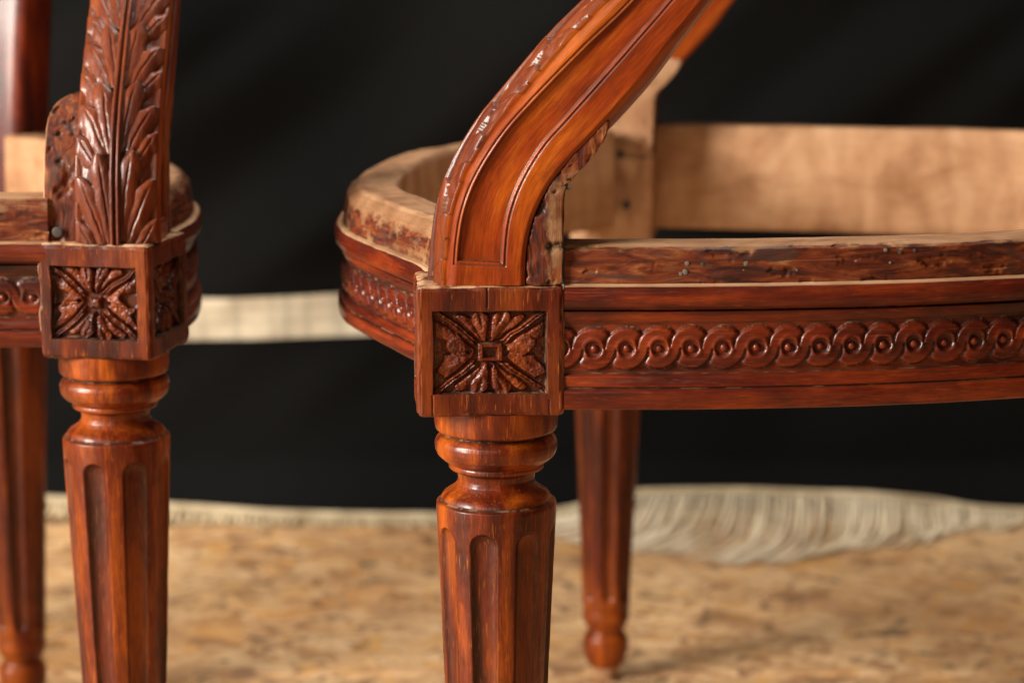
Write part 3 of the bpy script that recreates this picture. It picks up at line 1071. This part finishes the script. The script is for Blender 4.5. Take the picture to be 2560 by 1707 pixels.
# old tacks left in the tacking strip
for (x, z, r, k) in [(.042, .3581, .0011, 'steel'), (.0481, .3602, .0008, 'brass'), (.0682, .3629, .0010, 'steel'), (.0675, .3596, .0013, 'steel'), (.0658, .3588, .0008, 'steel'),
                     (.0911, .3628, .0011, 'steel'), (.09, .3594, .0012, 'brass'), (.0928, .3590, .0010, 'steel'), (.111, .3597, .0008, 'steel'), (.135, .3626, .0009, 'steel'),
                     (.1334, .3604, .0011, 'brass'), (.1464, .3670, .0010, 'steel'), (.1484, .3619, .0006, 'steel'), (.1577, .3590, .0009, 'brass'),
                     (.2005, .3646, .0012, 'iron'), (.0742, .3625, .0008, 'iron'), (.1191, .3572, .0007, 'brass')]:
    y = np.interp(x, [p[0] for p in path], [p[1] for p in path]) + 0.0034
    dz = float(np.interp(x - .02, SAG[0], SAG[1]))
    tack(side, (x - R0[0], y - R0[1], z + dz), r, k, 0.0)

for k in range(16):
    x = random.uniform(.03, .215)
    y = np.interp(x, [p[0] for p in path], [p[1] for p in path]) + 0.0036
    dz = float(np.interp(x - .02, SAG[0], SAG[1]))
    tack(side, (x - R0[0], y - R0[1], random.uniform(.3568, .3668) + dz), random.uniform(.0005, .0009), 'iron')

fpath = [(-.0335, .8520), (-.0400, .880), (-.0500, .905), (-.0650, .943), (-.0790, .985), (-.0850, 1.045), (-.0785, 1.130), (-.0590, 1.207), (-.0290, 1.258), (.005, 1.305), (.0405, 1.352)]
inf2 = make_rail(rel(R0, fpath), -1, T=0.029, cham=0.0045, ds=0.0006, nprof=150, phase=0.004, sd=2.7, rough=1.5, z_lift=0.007)
front = build('front_rail', inf2[0], M_rail, chair)
beads(front, inf2, zl=0.007)

farp = [(.0925, 1.4010), (.130, 1.3960), (.180, 1.3870), (.240, 1.3740), (.320, 1.3540), (.400, 1.320), (.455, 1.275)]
inf3 = make_rail(rel(R0, farp), -1, T=0.0215, cham=0.001, ds=0.0015, nprof=90, phase=0.004, sd=6.1, z_lift=0.0, hz=0.0, sag=(np.array([0, 0.6]), np.array([-0.0005, -0.002])))
build('side_rail', inf3[0], M_rail, chair)
backp = [(.4495, 1.005), (.480, 1.060), (.495, 1.120), (.495, 1.180), (.488, 1.222)]
inf4 = make_rail(rel(R0, backp), 1, T=0.022, ds=0.0015, nprof=90, sd=7.1)
build('back_rail', inf4[0], M_rail, chair)

arm = place_arm(chair, (n0[0], n0[1], 0), NRZ)
ch = build('tacking_block', CHUNK, M_block, chair, (n0[0], n0[1], 0), NRZ)
for (u, z, r) in [(.0222, .3633, .0018), (.0236, .3792, .0016), (.0190, .3783, .0011), (.0280, .3975, .0014), (.0283, .3927, .0010), (.0205, .3700, .0009)]:
    tack(ch, (u, -0.0232, z), r, 'iron', random.uniform(-.3, .3), random.uniform(-.3, .3))
place_arm(chair, (f0[0], f0[1], 0), FRZ, True)
ch2 = build('tacking_block', CHUNK, M_block, chair, (f0[0], f0[1], 0), FRZ, scale=(1, -1, 1))


def round_spot(parent, x, y, z, r, rz=0):
    tack(parent, (x, y, z), r, 'iron', rz)


for (x, z, r) in [(.0719, .3563, .0026), (.0759, .3236, .0026), (.0541, .3425, .0020)]:
    tack(ch2, (0, 0, 0), r, 'iron').location = ((x - .066) * 1.0, (0.0263 + 0.0006), z)  # flat dark discs standing in for holes in the far block
build('back_post', POST, M_rail, chair, (bn[0] - R0[0], bn[1] - R0[1], 0), math.radians(12))
build('back_post', POST, M_rail, chair, (bf[0] - R0[0], bf[1] - R0[1], 0), math.radians(-14))


def armrest_back(root, a, b):
    P, F, gr = tube_mesh([a, tuple((np.array(a) + np.array(b)) / 2 + np.array([0, 0, 0.006])), b], 0.013, 16, flat=1.0)
    build('armrest', make_mesh('armrest', P, F, None, gr), M_arm, root)


def loc2(rootxy, blk, rz, u, wv, z, mir=1):
    x, y = u, -wv * mir
    return (blk[0] + x * math.cos(rz) - y * math.sin(rz), blk[1] + x * math.sin(rz) + y * math.cos(rz), z)


armrest_back(chair, loc2(R0, n0, NRZ, .322, .008, .531), (bn[0] - R0[0] + .035, bn[1] - R0[1], .545))
armrest_back(chair, loc2(R0, f0, FRZ, .322, .008, .531, -1), (bf[0] - R0[0] + .035, bf[1] - R0[1], .545))
# top of the chair back, above the picture
P, F, gr = tube_mesh([(bn[0] - R0[0] + .15, bn[1] - R0[1] + .01, .975), (bn[0] - R0[0] + .185, bn[1] - R0[1] + .13, 1.01), (bf[0] - R0[0] + .13, bf[1] - R0[1] - .01, .975)], 0.017)
build('crest_rail', make_mesh('crest', P, F, None, gr), M_rail, chair)

# ---- chair at the left (seen from its front)
Q0 = (-0.42, 1.15)
chair2 = empty('armchair_frame', (Q0[0], Q0[1], 0),
               'armchair frame at the left edge seen from the front, carved acanthus leaves up its arm', 'chair', GRP)
q0 = (-0.1830 - Q0[0], 0.963 - Q0[1])
LRZ = math.radians(90 - 10)
# the same parts, turned so that the carved front faces the camera
build('leg', LEG2, M_leg, chair2, (q0[0], q0[1], 0), 0)
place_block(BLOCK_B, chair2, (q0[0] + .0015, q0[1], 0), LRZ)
place_arm(chair2, (q0[0], q0[1], 0), math.radians(91))
build('tacking_block', CHUNK, M_block, chair2, (q0[0], q0[1], 0), math.radians(90))
k0 = (-0.3155, 1.315)
build('leg', LEG2, M_leg, chair2, (k0[0] - Q0[0], k0[1] - Q0[1], 0), 0.5)
g0 = (-0.69, 0.99)
h0 = (-0.56, 1.345)
build('leg', LEG2, M_leg, chair2, (g0[0] - Q0[0], g0[1] - Q0[1], 0), 0.3)
build('leg', LEG2, M_leg, chair2, (h0[0] - Q0[0], h0[1] - Q0[1], 0), 0.8)
GRZ = math.radians(90 + 8)
place_block(BLOCK_B, chair2, (g0[0] - Q0[0], g0[1] - Q0[1], 0), GRZ, (1, -1, 1))
place_arm(chair2, (g0[0] - Q0[0], g0[1] - Q0[1], 0), GRZ, True)
build('tacking_block', CHUNK, M_block, chair2, (g0[0] - Q0[0], g0[1] - Q0[1], 0), GRZ, scale=(1, -1, 1))
# front rail, bowed, running off to the left
lp = [(-.2066, .9422), (-.230, .9410), (-.280, .9350), (-.350, .9150), (-.44, .9120), (-.53, .922), (-.60, .940), (-.664, .962)]
i5 = make_rail(rel(Q0, lp), -1, T=0.026, cham=0.0005, ds=0.0006, nprof=150, phase=0.0085, sd=11.0, rough=1.2, z_lift=0.002, hz=0.002)
fr2 = build('front_rail', i5[0], M_rail, chair2)
beads(fr2, i5, hi=0.2)
tack(fr2, (-.2030 - Q0[0], .9455 - Q0[1], .3590), .0023, 'iron')
# side rail bulging out behind the block
sp = [(-.1560, .9840), (-.1535, 1.020), (-.1570, 1.065), (-.1650, 1.105), (-.1860, 1.165), (-.2200, 1.230), (-.2560, 1.275), (-.2880, 1.302)]
i6 = make_rail(rel(Q0, sp), 1, T=0.026, cham=0.003, ds=0.0007, nprof=140, phase=0.003, sd=13.0, rough=1.3)
sr2 = build('side_rail', i6[0], M_rail, chair2)
beads(sr2, i6, hi=0.16)
i7 = make_rail(rel(Q0, [(-.345, 1.335), (-.39, 1.352), (-.45, 1.362), (-.53, 1.36)]), -1, T=0.02, ds=0.002, nprof=80, sd=15.0, carve=False)
build('back_rail', i7[0], M_rail, chair2)
i8 = make_rail(rel(Q0, [(-.712, 1.02), (-.722, 1.10), (-.71, 1.19), (-.66, 1.27), (-.60, 1.325)]), -1, T=0.024, ds=0.002, nprof=80, sd=16.0)
build('side_rail', i8[0], M_rail, chair2)
build('back_post', POST, M_rail, chair2, (k0[0] + .004 - Q0[0], k0[1] - Q0[1], 0), math.radians(66))
build('back_post', POST, M_rail, chair2, (h0[0] - Q0[0], h0[1] - Q0[1], 0), math.radians(112))
armrest_back(chair2, loc2(Q0, q0, math.radians(91), .322, .008, .531), (k0[0] - Q0[0] + .005, k0[1] - Q0[1] + .04, .545))
armrest_back(chair2, loc2(Q0, (g0[0] - Q0[0], g0[1] - Q0[1]), GRZ, .322, .008, .531, -1), (h0[0] - Q0[0], h0[1] - Q0[1] + .04, .545))
P, F, gr = tube_mesh([(k0[0] - Q0[0] + .055, k0[1] - Q0[1] + .145, .975), (-.02, .37, 1.01), (h0[0] - Q0[0] - .05, h0[1] - Q0[1] + .14, .975)], 0.017)
build('crest_rail', make_mesh('crest', P, F, None, gr), M_rail, chair2)

# ------------------------------------------------------------------ black cloth with woven band and fringe


def cloth_mat():
    m, nt, b = nodes('black_wool')
    tc = N(nt, 'ShaderNodeTexCoord').outputs['Object']
    t = tex(nt, tc, (1, 1, 1), 350, 3)
    nt.links.new(ramp(nt, [(0.3, (0.0018, 0.0018, 0.0018)), (0.7, (0.0036, 0.0035, 0.0035))], t.outputs[0]).outputs[0], b.inputs['Base Color'])
    b.inputs['Roughness'].default_value = 0.95
    b.inputs['Specular IOR Level'].default_value = 0.12
    b.inputs['Sheen Weight'].default_value = 0.02
    b.inputs['Sheen Roughness'].default_value = 0.5
    return m


def cream_mat():
    m, nt, b = nodes('cream_wool')
    tc = N(nt, 'ShaderNodeAttribute', attribute_name='grain').outputs['Vector']
    # faint grey woven lines
    cx = N(nt, 'ShaderNodeSeparateXYZ')
    nt.links.new(tc, cx.inputs[0])
    lx = math_(nt, 'POWER', math_(nt, 'ABSOLUTE', math_(nt, 'SINE', math_(nt, 'MULTIPLY', cx.outputs[0], PI / 0.043))), 14)
    lx2 = math_(nt, 'POWER', math_(nt, 'ABSOLUTE', math_(nt, 'SINE', math_(nt, 'ADD', math_(nt, 'MULTIPLY', cx.outputs[0], PI / 0.030), 1.1))), 30)
    lz = math_(nt, 'POWER', math_(nt, 'ABSOLUTE', math_(nt, 'SINE', math_(nt, 'MULTIPLY', cx.outputs[2], PI / 0.0125))), 4)
    t = tex(nt, tc, (1, 1, 1), 120, 3)
    c = ramp(nt, [(0.3, (0.54, 0.465, 0.34)), (0.7, (0.66, 0.585, 0.44))], t.outputs[0]).outputs[0]
    c = mixc(nt, math_(nt, 'MULTIPLY', math_(nt, 'MAXIMUM', lx, lx2), 0.42), c, (0.24, 0.23, 0.17))
    c = mixc(nt, math_(nt, 'MULTIPLY', lz, 0.30), c, (0.30, 0.28, 0.21))
    nt.links.new(c, b.inputs['Base Color'])
    b.inputs['Roughness'].default_value = 0.9
    return m


def fringe_mat():
    m, nt, b = nodes('cream_cord')
    tc = N(nt, 'ShaderNodeTexCoord').outputs['Object']
    t = tex(nt, tc, (30, 8, 8), 1, 4)
    nt.links.new(ramp(nt, [(0.35, (0.66, 0.54, 0.36)), (0.65, (0.88, 0.76, 0.56))], t.outputs[0]).outputs[0], b.inputs['Base Color'])
    b.inputs['Roughness'].default_value = 0.9
    return m


M_cloth, M_cream, M_cord = cloth_mat(), cream_mat(), fringe_mat()
M_hem = M_cord.copy()
M_hem.name = 'cream_hem'
for nd in M_hem.node_tree.nodes:
    if nd.type == 'VALTORGB':
        nd.color_ramp.elements[0].color = (0.34, 0.26, 0.155, 1)
        nd.color_ramp.elements[1].color = (0.58, 0.47, 0.30, 1)
cloth = empty('blanket', (0, 1.76, 0), 'black blanket hung behind the chairs, with a cream woven band and cream fringe', 'blanket')


def fold(x, z):
    f = 0.018 * np.sin(x * 9 + 1.3 * np.sin(z * 4) + 0.8) + 0.012 * np.sin(x * 17 + z * 9)
    f = f + 0.030 * noise(x * 1.2 - z * 1.0, z * 0.5 + x * .3, 5, 4, 2)
    f = f + 0.012 * noise(x * 1.0 - z * 1.2, z * 0.4, 8, 9, 2)
    return f * (0.20 + 0.80 * sstep(0.0, 0.3, z)) * 1.25


def hem_h(x):
    return np.interp(x, [-1.5, -0.42, -0.30, -0.20, -0.05, 0.04, 0.08, 0.114, 0.20, 0.31, 0.36, 0.404, 0.443, 1.5],
                     [0.02, 0.022, 0.013, 0.0075, 0.004, 0.006, 0.017, 0.0245, 0.0265, 0.0250, 0.0195, 0.0105, 0.009, 0.012])


xs = np.linspace(-1.5, 1.5, 460)
zz = np.concatenate([np.linspace(0, 1, 150)])
X, Tt = np.meshgrid(xs, zz, indexing='ij')
zb = hem_h(X)
Zc = zb + (2.0 - zb) * Tt ** 1.6
Yc = fold(X, Zc) + 0.03 * sstep(0.0, 0.05, Zc) + 0.02
V = np.stack([X, Yc, Zc], -1)
Vb = V + np.array([0, 0.003, 0])
allV = np.vstack([V.reshape(-1, 3), Vb.reshape(-1, 3)])
F1 = grid_faces(460, 150).reshape(-1, 4)
F2 = grid_faces(460, 150, flip=True).reshape(-1, 4) + 460 * 150
build('cloth_panel', make_mesh('cloth_panel', allV, np.vstack([F1, F2])), M_cloth, cloth)
# band
xb = np.linspace(-1.5, 1.5, 460)
zb_ = np.linspace(0.1535, 0.1905, 14)
X, Z = np.meshgrid(xb, zb_, indexing='ij')
bow = 0.004 * np.sin(X * 5 + 1.2)
Yb = fold(X, Z + bow) + 0.05 - 0.0035
V = np.stack([X, Yb, Z + bow], -1).reshape(-1, 3)
grn = np.stack([X, Yb * 0, Z], -1).reshape(-1, 3)
V2 = V + np.array([0, 0.0012, 0])
build('woven_band', make_mesh('woven_band', np.vstack([V, V2]), np.vstack([grid_faces(460, 14).reshape(-1, 4), grid_faces(460, 14, flip=True).reshape(-1, 4) + 460 * 14]), None, np.vstack([grn, grn])), M_cream, cloth)

# rolled cream hem
pts = [(x, float(fold(np.array(x), np.array(hem_h(x)))) + 0.012, float(hem_h(x)) + 0.001) for x in np.linspace(-1.4, 1.4, 90)]
P, F, gr = tube_mesh(pts, 0.0040, 12, flat=0.9)
build('hem', make_mesh('hem', P, F, None, gr), M_hem, cloth)

# fringe cords: long combed cords at the right, short ones at the left


def cords(rng, fn, name, mat=None):
    AV, AF, AG = [], [], []
    off = 0
    for k in rng:
        pts, r = fn(k)
        P, F, g = tube_mesh(pts, r, 6)
        AV.append(P)
        AF.append(F + off)
        AG.append(g)
        off += len(P)
    return build(name, make_mesh(name, np.vstack(AV), np.vstack(AF), None, np.vstack(AG)), mat or M_cord, cloth, kind='stuff')


rnd = random.Random(3)


def right_cord(k):
    x = 0.03 + k * 0.0034 + rnd.uniform(-.0015, .0015)
    h = float(hem_h(x))
    y0 = float(fold(np.array(x), np.array(h))) + 0.006
    t = (x - 0.03) / 0.40
    cl = math.floor(k / 7.0)
    sweep = -0.042 - 0.022 * math.sin(t * 4.2 + 0.5) + 0.006 * math.sin(cl * 2.1) + rnd.uniform(-.008, .008)
    reach = -0.026 - 0.094 * max(0.0, math.sin(min(1, t * 1.02) * PI)) ** 1.8 + 0.008 * math.sin(cl * 1.3) + rnd.uniform(-.006, .006)
    return [(x, y0, h), (x + sweep * 0.10, y0 + min(-0.012, reach * 0.30), h * 0.72), (x + sweep * 0.34 + 0.003, y0 + reach * 0.58, max(0.006, h * 0.30)),
            (x + sweep * 0.68, y0 + reach * 0.84, 0.0032), (x + sweep, y0 + reach, 0.0018 + rnd.uniform(0, .002))], rnd.choice((0.0009, 0.0011, 0.0013))


def left_cord(k):
    x = -0.75 + k * 0.0042
    if x > 0.03:
        x = 0.44 + (x - 0.03)
    h = float(hem_h(x))
    y0 = float(fold(np.array(x), np.array(h))) + 0.006
    L = rnd.uniform(0.008, 0.014)
    return [(x, y0, h), (x + rnd.uniform(-.003, .002), y0 - 0.006, h - L * 0.5), (x + rnd.uniform(-.006, .002), y0 - 0.008, max(0.002, h - L))], 0.0017


cords(range(0, 121), right_cord, 'long_fringe')
cords(range(0, 400), left_cord, 'short_fringe', M_hem)

# ------------------------------------------------------------------ floor of particle board


def osb():
    m, nt, b = nodes('strand_board')
    tc = N(nt, 'ShaderNodeTexCoord').outputs['Object']
    L = nt.links.new
    wv = tex(nt, tc, (1, 1, 1), 24, 3)
    vv = N(nt, 'ShaderNodeVectorMath', operation='MULTIPLY_ADD')
    L(wv.outputs['Color'], vv.inputs[0])
    vv.inputs[1].default_value = (0.09, 0.09, 0)
    L(tc, vv.inputs[2])
    col = None
    for i, (rot, sx, sy, sc) in enumerate([(0.2, 1, 1.5, 38), (1.1, 1, 1.7, 46), (-0.6, 1, 1.4, 58), (2.0, 1, 1.8, 66)]):
        mp = N(nt, 'ShaderNodeMapping')
        mp.inputs['Rotation'].default_value = (0, 0, rot)
        mp.inputs['Location'].default_value = (i * 3.1, i * 1.7, 0)
        mp.inputs['Scale'].default_value = (sx, sy, 1)
        L(vv.outputs[0], mp.inputs[0])
        vo = N(nt, 'ShaderNodeTexVoronoi')
        vo.inputs['Scale'].default_value = sc
        L(mp.outputs[0], vo.inputs['Vector'])
        sp = N(nt, 'ShaderNodeSeparateColor')
        L(vo.outputs['Color'], sp.inputs[0])
        c = ramp(nt, [(0.0, (0.26, 0.14, 0.070)), (0.14, (0.47, 0.25, 0.110)), (0.40, (0.64, 0.385, 0.185)), (0.75, (0.78, 0.52, 0.28)), (0.93, (0.68, 0.34, 0.09)), (1.0, (0.14, 0.10, 0.07))], sp.outputs[0]).outputs[0]
        if col is None:
            col = c
        else:
            msk = math_(nt, 'GREATER_THAN', sp.outputs[1], 0.55)
            col = mixc(nt, msk, col, c)
    fib = tex(nt, tc, (40, 300, 1), 1, 4)
    col = mixc(nt, 0.6, col, ramp(nt, [(0.3, g3(0.75)), (0.7, g3(1.15))], fib.outputs[0]).outputs[0], 'MULTIPLY')
    sm = tex(nt, tc, (26, 34, 1), 1, 3, 0.6)
    col = mixc(nt, ramp(nt, [(0.60, g3(0)), (0.74, g3(0.55))], sm.outputs[0]).outputs[0], col, (0.13, 0.095, 0.07))
    dirt = tex(nt, tc, (1, 1, 1), 5, 5, 0.6)
    col = mixc(nt, 0.8, col, ramp(nt, [(0.36, (0.66, 0.55, 0.44)), (0.58, g3(1.0))], dirt.outputs[0]).outputs[0], 'MULTIPLY')
    L(col, b.inputs['Base Color'])
    b.inputs['Roughness'].default_value = 0.62
    bp = N(nt, 'ShaderNodeBump')
    bp.inputs['Distance'].default_value = 0.001
    L(fib.outputs[0], bp.inputs['Height'])
    L(bp.outputs[0], b.inputs['Normal'])
    return m


M_osb = osb()


def slab(x0, x1, y0, y1, z0, z1, r=0.0015):
    V = [(x0, y0, z0), (x1, y0, z0), (x1, y1, z0), (x0, y1, z0),
         (x0, y0, z1 - r), (x1, y0, z1 - r), (x1, y1, z1 - r), (x0, y1, z1 - r),
         (x0 + r, y0 + r, z1), (x1 - r, y0 + r, z1), (x1 - r, y1 - r, z1), (x0 + r, y1 - r, z1)]
    F = [(0, 3, 2, 1), (0, 1, 5, 4), (1, 2, 6, 5), (2, 3, 7, 6), (3, 0, 4, 7), (4, 5, 9, 8), (5, 6, 10, 9), (6, 7, 11, 10), (7, 4, 8, 11), (8, 9, 10, 11)]
    return make_mesh('strand_board', V, F, None, None, False)


floor = bpy.data.objects.new('floor', None)
COL.objects.link(floor)
floor['kind'] = 'structure'
SEAM = 1.382
build('strand_board', slab(-2.4, 2.4, SEAM + 0.0015, 3.2, -0.018, 0.0), M_osb, floor)
build('strand_board', slab(-2.4, 2.4, -0.9, SEAM - 0.0015, -0.018, 0.0), M_osb, floor)
sub = slab(-2.6, 2.6, -1.1, 3.4, -0.05, -0.0185)
sub.materials.append(M_iron)
build('subfloor', sub, None, floor)
